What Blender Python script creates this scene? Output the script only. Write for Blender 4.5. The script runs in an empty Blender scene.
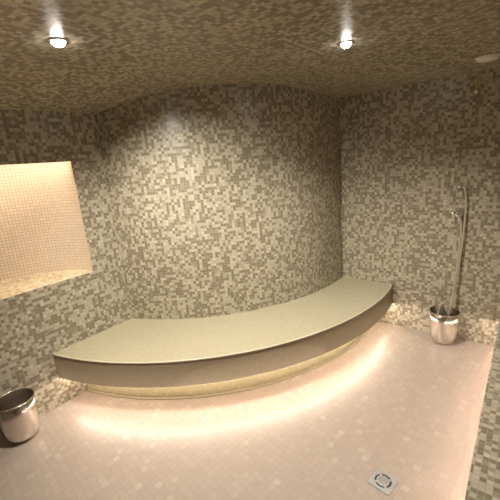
import bpy, bmesh, math, random
from mathutils import Vector, Matrix
random.seed(4)
C = bpy.context.scene
S = 1.15                      # plan units -> metres
PI = math.pi

# ------------------------------------------------------------------ camera
CX, CY, CH = -2.9184, -2.3742, 1.5
YAW, PITCH, ROLL, FOC = 0.6864, 0.2499, -0.0861, 347.48
fw = Vector((math.cos(YAW)*math.cos(PITCH), math.sin(YAW)*math.cos(PITCH), -math.sin(PITCH)))
rt0 = Vector((math.sin(YAW), -math.cos(YAW), 0)); up0 = rt0.cross(fw)
rt = math.cos(ROLL)*rt0 + math.sin(ROLL)*up0
up = -math.sin(ROLL)*rt0 + math.cos(ROLL)*up0
cd = bpy.data.cameras.new('camera'); cam = bpy.data.objects.new('camera', cd)
C.collection.objects.link(cam)
m = Matrix((rt, up, -fw)).transposed().to_4x4(); m.translation = Vector((CX, CY, CH))*S
cam.matrix_world = m
cd.sensor_fit = 'HORIZONTAL'; cd.sensor_width = 36; cd.lens = FOC/500*36; cd.clip_start = 0.02
C.camera = cam

# ------------------------------------------------------------------ materials
def mat(name):
    M = bpy.data.materials.new(name); M.use_nodes = True
    return M, M.node_tree.nodes, M.node_tree.links, M.node_tree.nodes['Principled BSDF']

def plain(name, col, rough=.4, metal=0.0, noise=0.0, nscale=40, spec=.5):
    M, N, L, B = mat(name)
    B.inputs['Roughness'].default_value = rough; B.inputs['Metallic'].default_value = metal
    B.inputs['Specular IOR Level'].default_value = spec
    B.inputs['Base Color'].default_value = (*col, 1)
    if noise:
        tc = N.new('ShaderNodeTexCoord'); n = N.new('ShaderNodeTexNoise'); n.inputs['Scale'].default_value = nscale
        n.inputs['Detail'].default_value = 4
        L.new(tc.outputs['Object'], n.inputs['Vector'])
        r = N.new('ShaderNodeMapRange'); r.inputs['To Min'].default_value = rough-noise; r.inputs['To Max'].default_value = rough+noise
        L.new(n.outputs['Fac'], r.inputs['Value']); L.new(r.outputs['Result'], B.inputs['Roughness'])
    return M

def emit(name, col, k):
    M, N, L, B = mat(name)
    B.inputs['Base Color'].default_value = (*col, 1)
    B.inputs['Emission Color'].default_value = (*col, 1); B.inputs['Emission Strength'].default_value = k
    return M

def mosaic(name, tile, stops, grout, gw=.09, rough=.3, seed=0.0, bump=.25, tilt=.0, spec=.5, clump=0.0):
    """Square mosaic in UV metres; stops = [(threshold, colour)...] picked at random per tile."""
    M, N, L, B = mat(name)
    uv = N.new('ShaderNodeUVMap'); uv.uv_map = 'UVMap'
    sc = N.new('ShaderNodeVectorMath'); sc.operation = 'SCALE'; sc.inputs['Scale'].default_value = 1/tile
    L.new(uv.outputs['UV'], sc.inputs[0])
    fl = N.new('ShaderNodeVectorMath'); fl.operation = 'FLOOR'; L.new(sc.outputs[0], fl.inputs[0])
    fr = N.new('ShaderNodeVectorMath'); fr.operation = 'FRACTION'; L.new(sc.outputs[0], fr.inputs[0])
    of = N.new('ShaderNodeVectorMath'); of.operation = 'ADD'; of.inputs[1].default_value = (seed+.5, seed*1.7+.5, seed)
    L.new(fl.outputs[0], of.inputs[0])
    wn = N.new('ShaderNodeTexWhiteNoise'); wn.noise_dimensions = '3D'; L.new(of.outputs[0], wn.inputs['Vector'])
    val = wn.outputs['Value']
    ramp = N.new('ShaderNodeValToRGB'); ramp.color_ramp.interpolation = 'CONSTANT'
    e = ramp.color_ramp.elements
    while len(e) > 1: e.remove(e[-1])
    e[0].position = stops[0][0]; e[0].color = (*stops[0][1], 1)
    for p, c in stops[1:]:
        q = e.new(p); q.color = (*c, 1)
    L.new(val, ramp.inputs['Fac'])
    # per tile value jitter
    sep = N.new('ShaderNodeSeparateColor'); L.new(wn.outputs['Color'], sep.inputs[0])
    jr = N.new('ShaderNodeMapRange'); jit = .10 if len(stops) > 2 and tile < .03 else .04
    jr.inputs['To Min'].default_value = 1-jit; jr.inputs['To Max'].default_value = 1+jit
    L.new(sep.outputs[1], jr.inputs['Value'])
    mul = N.new('ShaderNodeVectorMath'); mul.operation = 'SCALE'
    L.new(ramp.outputs['Color'], mul.inputs[0]); L.new(jr.outputs['Result'], mul.inputs['Scale'])
    # grout mask: distance to the tile edge
    sx = N.new('ShaderNodeSeparateXYZ'); L.new(fr.outputs[0], sx.inputs[0])
    def edge(out):
        a = N.new('ShaderNodeMath'); a.operation = 'SUBTRACT'; a.inputs[1].default_value = .5; L.new(out, a.inputs[0])
        b = N.new('ShaderNodeMath'); b.operation = 'ABSOLUTE'; L.new(a.outputs[0], b.inputs[0])
        return b.outputs[0]
    mx = N.new('ShaderNodeMath'); mx.operation = 'MAXIMUM'; L.new(edge(sx.outputs[0]), mx.inputs[0]); L.new(edge(sx.outputs[1]), mx.inputs[1])
    gm = N.new('ShaderNodeMapRange'); gm.interpolation_type = 'SMOOTHSTEP'
    gm.inputs['From Min'].default_value = .5-gw; gm.inputs['From Max'].default_value = .5-gw*.45
    L.new(mx.outputs[0], gm.inputs['Value'])
    mix = N.new('ShaderNodeMix'); mix.data_type = 'RGBA'
    L.new(gm.outputs['Result'], mix.inputs['Factor']); L.new(mul.outputs[0], mix.inputs['A']); mix.inputs['B'].default_value = (*grout, 1)
    L.new(mix.outputs['Result'], B.inputs['Base Color'])
    rr = N.new('ShaderNodeMapRange'); rr.inputs['To Min'].default_value = rough; rr.inputs['To Max'].default_value = .8
    L.new(gm.outputs['Result'], rr.inputs['Value']); L.new(rr.outputs['Result'], B.inputs['Roughness'])
    B.inputs['Specular IOR Level'].default_value = spec
    if bump:
        inv = N.new('ShaderNodeMath'); inv.operation = 'SUBTRACT'; inv.inputs[0].default_value = 1; L.new(gm.outputs['Result'], inv.inputs[1])
        src = inv.outputs[0]
        if tilt:   # each tile sits at a very slightly different angle
            vs = N.new('ShaderNodeVectorMath'); vs.operation = 'SUBTRACT'; vs.inputs[1].default_value = (.5, .5, .5)
            L.new(wn.outputs['Color'], vs.inputs[0])
            dt = N.new('ShaderNodeVectorMath'); dt.operation = 'DOT_PRODUCT'; L.new(vs.outputs[0], dt.inputs[0]); L.new(fr.outputs[0], dt.inputs[1])
            ma = N.new('ShaderNodeMath'); ma.operation = 'MULTIPLY_ADD'; ma.inputs[1].default_value = tilt
            L.new(dt.outputs['Value'], ma.inputs[0]); L.new(src, ma.inputs[2]); src = ma.outputs[0]
        bp = N.new('ShaderNodeBump'); bp.inputs['Strength'].default_value = bump; bp.inputs['Distance'].default_value = .002
        L.new(src, bp.inputs['Height']); L.new(bp.outputs['Normal'], B.inputs['Normal'])
    return M

DK, MD, LT, PL = (.225,.186,.122), (.305,.258,.18), (.44,.392,.29), (.51,.46,.35)
WALLSTOPS = [(0, DK), (.36, MD), (.52, LT), (.86, PL)]
M_WALL = mosaic('wall_mosaic', .0235, WALLSTOPS, (.36,.32,.25), .07, .3, 3, .2, .6)
M_CEIL = mosaic('ceiling_mosaic', .0235, WALLSTOPS, (.36,.32,.25), .07, .3, 11, .2, .6)
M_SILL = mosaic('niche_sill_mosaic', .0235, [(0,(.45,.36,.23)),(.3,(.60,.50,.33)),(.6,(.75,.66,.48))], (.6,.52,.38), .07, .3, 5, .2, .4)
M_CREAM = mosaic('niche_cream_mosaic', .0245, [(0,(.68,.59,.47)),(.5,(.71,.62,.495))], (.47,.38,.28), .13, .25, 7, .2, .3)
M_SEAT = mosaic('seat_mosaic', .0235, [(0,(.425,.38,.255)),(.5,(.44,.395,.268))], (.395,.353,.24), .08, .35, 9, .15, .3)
M_FASC_SHADED = mosaic('shaded_fascia_mosaic', .0235, [(0,(.295,.225,.148)),(.5,(.308,.235,.155))], (.275,.21,.138), .08, .35, 13, .15, .3)  # same tile as the seat, its unlit tone put into a darker colour
M_PLIN = mosaic('plinth_mosaic', .0235, [(0,(.45,.40,.24)),(.5,(.50,.44,.27))], (.40,.34,.22), .08, .35, 17, .15, .3)
M_FLOOR = mosaic('floor_mosaic', .0410, [(0,(.345,.282,.232)),(.40,(.353,.289,.238)),(.78,(.362,.297,.245)),(.95,(.395,.33,.28))], (.325,.264,.215), .05, .3, 21, .2, .4)
M_STEEL = plain('brushed_steel', (.80,.74,.68), .2, 1)
M_CHROME = plain('chrome', (.82,.80,.77), .12, 1)
M_DARK = plain('dark_gap', (.015,.013,.012), .6)
M_BRASS = plain('pale_brass', (.78,.68,.46), .4, .7)
M_GALV = plain('drain_steel', (.46,.45,.43), .42, .8, .08, 90)
M_WHITE = plain('off_white_plastic', (.85,.80,.72), .45)
M_TRIM = plain('beige_edge_profile', (.62,.55,.42), .35)
M_HOSE = plain('hose_metal', (.92,.88,.82), .42, 1)
M_LED = emit('warm_led', (1,.88,.79), 36)
M_LED2 = emit('ledge_led', (1,.88,.79), 29)
M_NLED = emit('niche_led', (1,.90,.77), 48)
M_LAMP = emit('lamp_lens', (1,.95,.88), 60)

# ------------------------------------------------------------------ mesh helpers
def link(name, me, material, parent=None):
    o = bpy.data.objects.new(name, me); C.collection.objects.link(o)
    if material: me.materials.append(material)
    if parent: o.parent = parent; o.matrix_parent_inverse = Matrix.Translation(-parent.location)
    return o

def patch(name, faces_uv, material, parent=None, smooth=False):
    """faces_uv: list of ([verts], [uvs in metres]); verts in plan units."""
    bm = bmesh.new(); ul = bm.loops.layers.uv.new('UVMap'); cache = {}
    for vs, us in faces_uv:
        k = []
        for p in vs:
            q = tuple(round(c, 5) for c in p)
            if q not in cache: cache[q] = bm.verts.new(Vector(p)*S)
            k.append(cache[q])
        if len(set(k)) < 3: continue
        try: f = bm.faces.new(k)
        except ValueError: continue
        f.smooth = smooth
        for l, u in zip(f.loops, us): l[ul].uv = u
    me = bpy.data.meshes.new(name); bm.to_mesh(me); bm.free()
    return link(name, me, material, parent)

def grid(fn, us, vs):
    """fn(u,v) -> (pos, uv)"""
    out = []
    P = [[fn(u, v) for v in vs] for u in us]
    for i in range(len(us)-1):
        for j in range(len(vs)-1):
            a, b, c, d = P[i][j], P[i+1][j], P[i+1][j+1], P[i][j+1]
            out.append(([a[0], b[0], c[0], d[0]], [a[1], b[1], c[1], d[1]]))
    return out

def lin(a, b, n): return [a+(b-a)*i/n for i in range(n+1)]
def bmobj(name, bm, material, parent=None, smooth=True):
    me = bpy.data.meshes.new(name)
    for f in bm.faces: f.smooth = smooth
    bmesh.ops.recalc_face_normals(bm, faces=bm.faces)
    bm.to_mesh(me); bm.free()
    return link(name, me, material, parent)

def lathe(bm, prof, o, ax=Vector((0,0,1)), n=48, cap0=False, cap1=False):
    """prof [(r,h)], metres, around axis ax at o."""
    ax = ax.normalized(); t = ax.orthogonal().normalized(); b = ax.cross(t); rings = []
    for r, h in prof:
        rings.append([bm.verts.new(o + ax*h + (t*math.cos(2*PI*k/n)+b*math.sin(2*PI*k/n))*r) for k in range(n)])
    for A, B in zip(rings, rings[1:]):
        for k in range(n): bm.faces.new((A[k], A[(k+1)%n], B[(k+1)%n], B[k]))
    if cap0: bm.faces.new(rings[0][::-1])
    if cap1: bm.faces.new(rings[-1])

def tube(bm, pts, r, n=12, caps=True):
    pts = [Vector(p) for p in pts]; rings = []
    rr = r if isinstance(r, (list, tuple)) else [r]*len(pts)
    t0 = (pts[1]-pts[0]).normalized(); nrm = t0.orthogonal().normalized()
    for i, p in enumerate(pts):
        t = (pts[min(i+1, len(pts)-1)]-pts[max(i-1, 0)]).normalized()
        nrm = (nrm - t*nrm.dot(t)).normalized(); b = t.cross(nrm)
        rings.append([bm.verts.new(p+(nrm*math.cos(2*PI*k/n)+b*math.sin(2*PI*k/n))*rr[i]) for k in range(n)])
    for A, B in zip(rings, rings[1:]):
        for k in range(n): bm.faces.new((A[k], A[(k+1)%n], B[(k+1)%n], B[k]))
    if caps: bm.faces.new(rings[0][::-1]); bm.faces.new(rings[-1])

def spline(P, n=10):
    P = [Vector(p) for p in P]; out = []
    Q = [2*P[0]-P[1]] + P + [2*P[-1]-P[-2]]
    for i in range(1, len(Q)-2):
        a, b, c, d = Q[i-1:i+3]
        for k in range(n):
            t = k/n
            out.append(.5*((2*b)+(-a+c)*t+(2*a-5*b+4*c-d)*t*t+(-a+3*b-3*c+d)*t**3))
    out.append(P[-1]); return out

def box(bm, c, s, rot=None, bev=0.0):
    r = bmesh.ops.create_cube(bm, size=1)
    vs = r['verts']
    bmesh.ops.scale(bm, vec=s, verts=vs)
    if bev:
        es = list({e for v in vs for e in v.link_edges})
        rb = bmesh.ops.bevel(bm, geom=es, offset=bev, segments=2, affect='EDGES', profile=.5)
        vs = list({v for f in rb['faces'] for v in f.verts} | {v for v in vs if v.is_valid})
        allv = set(vs); stack = list(vs)
        while stack:
            v = stack.pop()
            for e in v.link_edges:
                w = e.other_vert(v)
                if w not in allv: allv.add(w); stack.append(w)
        vs = list(allv)
    if rot: bmesh.ops.rotate(bm, cent=(0,0,0), matrix=rot, verts=vs)
    bmesh.ops.translate(bm, vec=c, verts=vs)

def thing(name, label, cat, loc, group=None):
    o = bpy.data.objects.new(name, None); C.collection.objects.link(o)
    o.location = Vector(loc); o.empty_display_size = .05
    o['label'] = label; o['category'] = cat
    if group: o['group'] = group
    return o
def structure(o): o['kind'] = 'structure'; return o

# ------------------------------------------------------------------ plan of the room (units)
XL, YN, WZ = -3.85, -2.86, 2.06            # far left end of the left wall, near end, wall height (runs up into the vault)
CC, CR = (-.088, .479), 1.551              # the bulging back wall
OC, OR_ = (-.262, .403), 1.948             # bench front
PR = 1.785                                 # bench plinth
ZB, ZF = .378, .202                        # seat top and fascia bottom
KX, KY = -2.15, -2.300                     # second bench along the near side

def sm(t): t = max(0., min(1., t)); return t*t*(3-2*t)
def ceil_z(x, y):
    a = math.sin(max(0, min(1, -y/.78))*PI/2); b = sm(-x/.9)
    return 1.895 + a*(.045 + .06*b)

# floor: its tiles run a few degrees off the walls, like the drain
FA = math.radians(7)
def fuv(x, y): return ((x*math.cos(FA)-y*math.sin(FA))*S, (x*math.sin(FA)+y*math.cos(FA))*S)
structure(patch('floor', [([(XL,YN,0),(.0,YN,0),(0,.0,0),(XL,0,0)], [fuv(XL,YN),fuv(0,YN),fuv(0,0),fuv(XL,0)])], M_FLOOR))

# ceiling: a shallow vault
structure(patch('ceiling', grid(lambda x, y: ((x, y, ceil_z(x, y)), (x*S, y*S)), lin(XL, 0.0, 48), lin(YN, 0, 40)), M_CEIL, smooth=True))

# left wall with the rounded niche
NXC, NA, NB, NZ0, NZ1 = -2.45, .66, .48, .836, 1.596
NZ2 = NZ1+.095
NL, NR = NXC-NA, NXC+NA
def q(x0, x1, z0, z1):
    return ([(x0,0,z0),(x1,0,z0),(x1,0,z1),(x0,0,z1)], [(x0*S,z0*S),(x1*S,z0*S),(x1*S,z1*S),(x0*S,z1*S)])
xe = CC[0]-math.sqrt(CR**2-CC[1]**2)
wl = structure(patch('wall_left', [q(XL,NL,0,WZ), q(NR,xe,0,WZ), q(NL,NR,0,NZ0), q(NL,NR,NZ1,WZ)], M_WALL))
def nplan(t): return (NXC-NA*math.cos(t), NB*math.sin(t)*1.0)
NT = lin(0, PI, 64); arc = [0.]
for a, b in zip(NT, NT[1:]):
    p, r = nplan(a), nplan(b); arc.append(arc[-1]+math.hypot(p[0]-r[0], p[1]-r[1]))
ad = dict(zip(NT, arc))
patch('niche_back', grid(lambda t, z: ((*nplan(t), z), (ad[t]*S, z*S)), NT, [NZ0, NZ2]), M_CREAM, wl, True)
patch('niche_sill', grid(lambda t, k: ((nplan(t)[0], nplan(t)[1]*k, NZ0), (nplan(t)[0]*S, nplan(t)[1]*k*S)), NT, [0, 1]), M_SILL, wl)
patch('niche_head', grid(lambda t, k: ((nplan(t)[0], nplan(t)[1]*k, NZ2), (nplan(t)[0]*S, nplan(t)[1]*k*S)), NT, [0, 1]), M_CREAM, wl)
bm = bmesh.new(); box(bm, Vector((NXC, .010, (NZ1+NZ2)/2))*S, (NA*1.96*S, .018*S, (NZ2-NZ1)*S))
bmobj('niche_lip', bm, M_CREAM, wl, False)
bm = bmesh.new(); box(bm, Vector((NXC, .026, NZ1+.078))*S, (NA*1.84*S, .010, .012))
bmobj('light_strip', bm, M_NLED, wl, False)

# bulging back wall
def ang(c, p): return math.atan2(p[1]-c[1], p[0]-c[0])
def cpt(c, r, a): return (c[0]+r*math.cos(a), c[1]+r*math.sin(a))
def span(c, r):
    xa = c[0]-math.sqrt(r*r-c[1]**2); yb = c[1]-math.sqrt(r*r-c[0]**2)
    a0 = ang(c, (xa, 0)); a1 = ang(c, (0, yb))
    if a0 > 0: a0 -= 2*PI
    if a1 > 0: a1 -= 2*PI
    return a0, a1
a0, a1 = span(CC, CR)
structure(patch('wall_back', grid(lambda a, z: ((*cpt(CC, CR, a), z), (CR*(a-a0)*S, z*S)), lin(a0, a1, 96), [0, WZ]), M_WALL, smooth=True))
yq = cpt(CC, CR, a1)[1]
structure(patch('wall_right', [([(0,yq,0),(0,YN,0),(0,YN,WZ),(0,yq,WZ)], [(-yq*S,0),(-YN*S,0),(-YN*S,WZ*S),(-yq*S,WZ*S)])], M_WALL))
structure(patch('wall_near', [([(0,YN,0),(XL,YN,0),(XL,YN,WZ),(0,YN,WZ)], [(0,0),(-XL*S,0),(-XL*S,WZ*S),(0,WZ*S)])], M_WALL))
structure(patch('wall_entrance', [([(XL,YN,0),(XL,0,0),(XL,0,WZ),(XL,YN,WZ)], [(YN*S,0),(0,0),(0,WZ*S),(YN*S,WZ*S)])], M_WALL))

YE = YN+.004
# second bench along the near wall, seen only by its top at the right picture edge
nb = thing('mosaic_ledge', 'mixed green-beige mosaic ledge running along the right picture edge above the floor', 'bench', Vector((KX/2, (KY+YE)/2, 0))*S)
patch('seat', [
    ([(KX,KY,ZB),(KX,YE,ZB),(0,YE,ZB),(0,KY,ZB)], [(KX*S,KY*S),(KX*S,YE*S),(0,YE*S),(0,KY*S)]),
    ([(KX,KY,ZB-.035),(KX,YE,ZB-.035),(0,YE,ZB-.035),(0,KY,ZB-.035)], [(KX*S,KY*S),(KX*S,YE*S),(0,YE*S),(0,KY*S)])], M_WALL, nb)
def nq(x0, y0, x1, y1, z0, z1):
    d = math.hypot(x1-x0, y1-y0)*S
    return ([(x0,y0,z0),(x1,y1,z0),(x1,y1,z1),(x0,y0,z1)], [(0,z0*S),(d,z0*S),(d,z1*S),(0,z1*S)])
LP2 = .022
patch('fascia', [nq(KX,KY,0,KY,ZF,ZB), nq(KX+LP2,KY-LP2,0,KY-LP2,ZF,ZB-.035), nq(KX,KY,KX,YE,ZF,ZB), nq(KX+LP2,KY-LP2,KX+LP2,YE,ZF,ZB-.035),
    ([(KX,KY,ZF),(0,KY,ZF),(0,KY-LP2,ZF),(KX+LP2,KY-LP2,ZF)], [(0,0),(2,0),(2,.02),(0,.02)]),
    ([(KX,KY,ZF),(KX,YE,ZF),(KX+LP2,YE,ZF),(KX+LP2,KY-LP2,ZF)], [(0,0),(1,0),(1,.02),(0,.02)])], M_WALL, nb)
patch('plinth', [nq(KX+.18,KY-.18,0,KY-.18,0,ZB-.035), nq(KX+.18,KY-.18,KX+.18,YE,0,ZB-.035)], M_WALL, nb)
patch('light_strip', [nq(KX+.08,KY-.075,-.004,KY-.075,.1905,.2035), nq(KX+.08,KY-.079,-.004,KY-.079,.1905,.2035)], M_LED2, nb)

# ------------------------------------------------------------------ bench
bench = thing('tiled_bench', 'long curved olive-beige mosaic bench wrapped round the bulging wall, lit from beneath', 'bench',
              Vector((*cpt(OC, (OR_+CR)/2, -2.2), 0))*S)
o0, o1 = span(OC, OR_); NS = 96
A_o = lin(o0, o1, NS); A_i = lin(a0, a1, NS)
def seat_fn(i, k):
    i = int(i); o = cpt(OC, OR_, A_o[i]); n = cpt(CC, CR, A_i[i])
    return ((n[0]+(o[0]-n[0])*k, n[1]+(o[1]-n[1])*k))
def sf(z): return lambda i, k: ((*seat_fn(i, k), z), (seat_fn(i, k)[0]*S, seat_fn(i, k)[1]*S))
TH = .035
def ringwall(c, r, z0, z1, s0=None, s1=None):
    b0, b1 = span(c, r)
    return grid(lambda a, z: ((*cpt(c, r, a), z), (r*(a-b0)*S, z*S)), lin(b0, b1, NS), [z0, z1])
patch('seat', grid(sf(ZB), range(NS+1), lin(0, 1, 6)) + grid(sf(ZB-TH), range(NS+1), lin(0, 1, 6)), M_SEAT, bench, True).data.polygons.foreach_set('use_smooth', [False]*(NS*12))
# fascia: hanging lip with an inner face and a bottom edge
LIP = .022
def lipbot():
    b0, b1 = span(OC, OR_); i0, i1 = span(OC, OR_-LIP); n = NS; out = []
    O = [cpt(OC, OR_, a) for a in lin(b0, b1, n)]; I = [cpt(OC, OR_-LIP, a) for a in lin(i0, i1, n)]
    for k in range(n):
        vs = [(*O[k], ZF), (*O[k+1], ZF), (*I[k+1], ZF), (*I[k], ZF)]
        out.append((vs, [(p[0]*S, p[1]*S) for p in vs]))
    return out
patch('fascia', ringwall(OC, OR_, ZF, ZB-.006) + ringwall(OC, OR_-LIP, ZF, ZB-TH) + lipbot(), M_FASC_SHADED, bench, True)
# slim edge profile along the seat's front
b0, b1 = span(OC, OR_)
bm = bmesh.new(); tube(bm, [Vector((*cpt(OC, OR_-.002, a), ZB-.004))*S for a in lin(b0+.003, b1-.003, NS)], .0068, 10)
bmobj('edge_trim', bm, M_TRIM, bench)
patch('plinth', ringwall(OC, PR, 0, ZB-TH), M_PLIN, bench, True)
p0, p1 = span(OC, PR+.012)
bm = bmesh.new(); tube(bm, [Vector((*cpt(OC, PR+.012, a), .006))*S for a in lin(p0+.004, p1-.004, NS)], .007, 8)
bmobj('plinth_cove', bm, M_PLIN, bench)
def ledbot():
    O = [cpt(OC, LR, a) for a in lin(*span(OC, LR), NS)]; I = [cpt(OC, LR-.007, a) for a in lin(*span(OC, LR-.007), NS)]
    return [([(*O[k],.1905),(*O[k+1],.1905),(*I[k+1],.1905),(*I[k],.1905)], [(0,0),(.01,0),(.01,.01),(0,.01)]) for k in range(NS)]
LR = OR_-.065                              # LED ribbon standing just behind the lip, facing out and in
patch('light_strip', ringwall(OC, LR, .1905, .2035) + ledbot(), M_LED, bench, True)

# ------------------------------------------------------------------ ceiling fittings
def on_ceiling(x, y): return Vector((x, y, ceil_z(x, y)))
def spot(x, y, label, tilt, size, k):
    p = on_ceiling(x, y)*S
    t = thing('recessed_spotlight', label, 'ceiling light', p, 'recessed spotlights in the mosaic ceiling')
    dn = Vector((0,0,-1))
    bm = bmesh.new(); lathe(bm, [(.040,-.002),(.043,.003),(.038,.006),(.030,.005),(.028,-.004)], p, dn)
    bmobj('trim_ring', bm, M_CHROME, t)
    bm = bmesh.new(); lathe(bm, [(.0285,.0005),(.027,.008),(.022,.016),(.014,.021),(.005,.023)], p, dn, 32, True, True)
    bmobj('lens', bm, M_LAMP, t)
    ld = bpy.data.lights.new('spot_beam', 'SPOT'); lo = bpy.data.objects.new('spot_beam', ld); C.collection.objects.link(lo)
    ld.energy = k; ld.spot_size = math.radians(165); ld.spot_blend = .9; ld.shadow_soft_size = .028; ld.color = (1,.93,.83)
    if tilt:
        lo.rotation_euler = Vector(tilt).to_track_quat('-Z', 'Y').to_euler()
    ld.spot_size = math.radians(size)
    lo.location = p+Vector((0,0,-.045)); lo.parent = t; lo.matrix_parent_inverse = Matrix.Translation(-p)
    return t
spot(-2.184, -.923, 'glowing ceiling spotlight on the left, above the lit niche', (.55,.10,-1.15), 120, 116)
spot(-1.169, -1.634, 'glowing ceiling spotlight on the right, near the right hand corner', (-.05,-.12,-1), 142, 72)

p = on_ceiling(-.331, -2.123)*S
t = thing('ceiling_disc', 'flat pale round disc on the ceiling near the shower', 'ceiling vent', p)
bm = bmesh.new(); lathe(bm, [(.060,-.004),(.062,.008),(.058,.017),(.046,.022),(.002,.024)], p, Vector((0,0,-1)), 48, False, True)
bmobj('cover', bm, M_WHITE, t)
bm = bmesh.new(); lathe(bm, [(.072,-.004),(.073,.003),(.066,.006),(.058,.004)], p, Vector((0,0,-1)), 48)
bmobj('rim', bm, M_WHITE, t)

# small nozzle high on the right wall
p = Vector((0, -2.044, 1.853))*S
t = thing('wall_nozzle', 'small pale brass nozzle high on the right wall just under the ceiling', 'nozzle', p)
bm = bmesh.new(); lathe(bm, [(.024,-.002),(.024,.005),(.014,.009)], p+Vector((0,0,.034)), Vector((-1,0,0)), 24, False, True)
bmobj('rosette', bm, M_BRASS, t)
bm = bmesh.new(); tube(bm, spline([p+Vector((-.004,0,.034)), p+Vector((-.024,0,.032)), p+Vector((-.036,-.001,.008)), p+Vector((-.038,-.002,-.03))]), .009)
bmobj('arm', bm, M_BRASS, t)
bm = bmesh.new(); lathe(bm, [(.009,0),(.016,.008),(.017,.026),(.011,.034)], p+Vector((-.038,-.002,-.022)), Vector((0,0,-1)), 24, True, True)
bmobj('tip', bm, M_BRASS, t)

# ------------------------------------------------------------------ hand shower on the right wall
def W(y, z, off): return Vector((-off/S, y, z))*S        # off in metres from the wall
base = W(-1.985, .975, 0)
hs = thing('hand_shower', 'chrome wall tap with a long metal hose that hangs down into the bucket', 'shower', base)
bm = bmesh.new(); lathe(bm, [(.034,-.002),(.034,.007),(.024,.013),(.021,.015),(.021,.052),(.015,.058)], W(-1.985,1.0,0), Vector((-1,0,0)), 32, False, True)
tube(bm, [W(-1.985,1.0,.035), W(-1.99,.98,.036), W(-2.0,.962,.037), W(-2.008,.942,.038)], [.016,.016,.014,.012])
valve = bmobj('wall_valve', bm, M_CHROME, hs)
bm = bmesh.new(); tube(bm, [W(-1.985,1.003,.048), W(-1.970,1.004,.056), W(-1.955,1.012,.06), W(-1.952,.985,.062)], [.008,.009,.009,.008])
bmobj('lever', bm, M_CHROME, valve)
BX, BY = -.107, -1.947                                     # right bucket centre
hose = [W(-2.008,.95,.038), W(-2.010,.90,.038), W(-2.008,.75,.042), W(-2.0,.55,.055), W(-1.990,.36,.09), W(-1.975,.22,.13)]
hose += [Vector((BX+.02,BY-.03,.10))*S, Vector((BX-.05,BY+.02,.06))*S, Vector((BX-.03,BY+.055,.12))*S, Vector((BX+.01,BY+.045,.23))*S, Vector((BX+.03,BY+.022,.315))*S, Vector((BX+.035,BY-.0,.27))*S, Vector((BX+.03,BY-.06,.13))*S]
hose += [W(-1.975,.20,.12), W(-1.985,.31,.075), W(-2.002,.48,.05), W(-2.016,.65,.042), W(-2.026,.83,.038), W(-2.031,1.0,.036), W(-2.029,1.10,.036), W(-2.022,1.165,.038), W(-2.012,1.195,.044), W(-2.002,1.200,.05)]
bm = bmesh.new(); tube(bm, spline(hose, 8), .0070, 10); bmobj('hose', bm, M_HOSE, hs)
bm = bmesh.new(); tube(bm, [W(-2.003,1.200,.050), W(-1.990,1.201,.054), W(-1.978,1.197,.06)], [.012,.013,.015]); bmobj('spray_nozzle', bm, M_CHROME, hs)

t = thing('shower_hook', 'chrome wall hook holding the top end of the shower hose', 'hook', W(-2.006,1.20,0))
bm = bmesh.new(); lathe(bm, [(.027,-.002),(.027,.006),(.018,.012),(.013,.014),(.013,.034)], W(-1.992,1.164,0), Vector((-1,0,0)), 28, False, True)
bmobj('rosette', bm, M_CHROME, t)
bm = bmesh.new(); tube(bm, spline([W(-1.992,1.164,.028), W(-1.992,1.164,.045), W(-1.992,1.166,.055), W(-1.992,1.173,.058)], 6), .009); bmobj('arm', bm, M_CHROME, t)

# ------------------------------------------------------------------ buckets
def bucket(x, y, label, sc=1.0, rz=0):
    o = Vector((x, y, 0))*S
    t = thing('steel_bucket', label, 'bucket', o, 'steel buckets on the floor')
    R, H = .119*sc, .30*sc
    bm = bmesh.new()
    prof = [(.004,.006),(R*.50,.006),(R*.66,.014),(R*.79,.034),(R*.88,.068),(R*.945,.13),(R*.98,.2),(R,H),(R*.982,H+.001),(R*.972,H-.004),(R*.94,.16),(R*.85,.07),(R*.76,.037),(R*.64,.02),(.004,.016)]
    lathe(bm, prof, o, n=64, cap0=True, cap1=True); bmobj('body', bm, M_STEEL, t)
    bm = bmesh.new(); n = 64
    tube(bm, [o+Vector((R*1.0*math.cos(2*PI*k/n), R*1.0*math.sin(2*PI*k/n), H)) for k in range(n+1)], .0042, 8, False); bmobj('rim', bm, M_STEEL, t)
    bm = bmesh.new(); lathe(bm, [(R*.40,.0),(R*.50,.0),(R*.52,.009),(R*.40,.009),(R*.40,0)], o, n=48); bmobj('foot_ring', bm, M_STEEL, t)
    return t
bucket(BX, BY, 'shiny steel bucket under the shower hose by the right wall')
bucket(-2.455, -.107, 'shiny steel bucket below the niche, cut off by the left picture edge')

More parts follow.
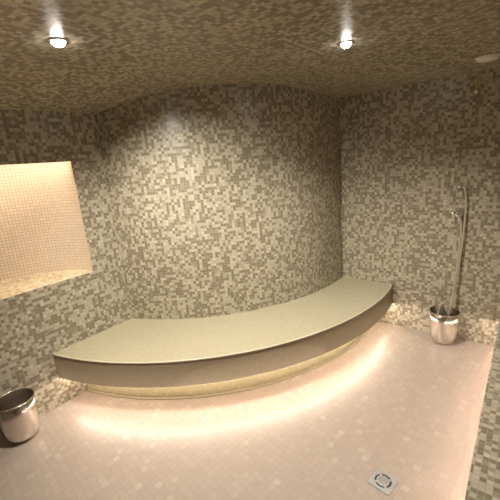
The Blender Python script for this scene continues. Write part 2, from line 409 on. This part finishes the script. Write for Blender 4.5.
# ------------------------------------------------------------------ floor drain
dc = Vector((-1.582, -1.961, 0))*S; DR = math.radians(-9)
t = thing('floor_drain', 'square steel floor drain with a round slotted cover in the pink-beige floor', 'drain', dc)
Rz = Matrix.Rotation(DR, 4, 'Z')
bm = bmesh.new()
def ring_sq(r, h, hz0, hz1):    # square plate with a round hole
    n = 64; pv = []; ov = []
    for k in range(n):
        a = 2*PI*(k+.5)/n; c, s = math.cos(a), math.sin(a); m_ = max(abs(c), abs(s))
        ov.append(bm.verts.new(dc+Rz@Vector((h*c/m_, h*s/m_, hz1)))); pv.append(bm.verts.new(dc+Rz@Vector((r*c, r*s, hz1))))
    lo = [bm.verts.new(v.co-Vector((0,0,hz1-hz0))) for v in ov]; li = [bm.verts.new(v.co-Vector((0,0,hz1-hz0))) for v in pv]
    for k in range(n):
        j = (k+1)%n
        bm.faces.new((pv[k], ov[k], ov[j], pv[j])); bm.faces.new((ov[k], lo[k], lo[j], ov[j])); bm.faces.new((pv[k], pv[j], li[j], li[k]))
ring_sq(.043, .060, .0005, .005); bmobj('frame_plate', bm, M_GALV, t, False)
bm = bmesh.new(); lathe(bm, [(.001,.0012),(.0432,.0012)], dc, n=48); bmobj('dark_well', bm, M_DARK, t, False)
bm = bmesh.new(); lathe(bm, [(.0335,.0014),(.0335,.0055),(.031,.0065),(.001,.0068)], dc, n=48)
for k in range(4):
    a = DR + PI/4 + k*PI/2
    bar = Vector((math.cos(a), math.sin(a), 0))
    box(bm, dc+bar*.038+Vector((0,0,.0038)), (.012,.012,.0042), Matrix.Rotation(a, 3, 'Z'))
cov = bmobj('cover', bm, M_GALV, t, False)
bm = bmesh.new()
for i in range(-2, 3):
    for j in range(-2, 3):
        if i*i+j*j <= 5: lathe(bm, [(.0024,.0),(.0024,.0010)], dc+Rz@Vector((i*.0105, j*.0105, .0066)), n=10, cap1=True)
bmobj('punched_dots', bm, M_DARK, cov, False)

# ------------------------------------------------------------------ render look
w = bpy.data.worlds.new('world'); C.world = w; w.use_nodes = True
w.node_tree.nodes['Background'].inputs['Color'].default_value = (0,0,0,1)
C.view_settings.view_transform = 'Standard'; C.view_settings.look = 'None'
C.view_settings.gamma = 1; C.view_settings.use_curve_mapping = False
C.view_settings.exposure = 0.72
C.cycles.use_denoising = True
C.cycles.max_bounces = 10; C.cycles.diffuse_bounces = 7
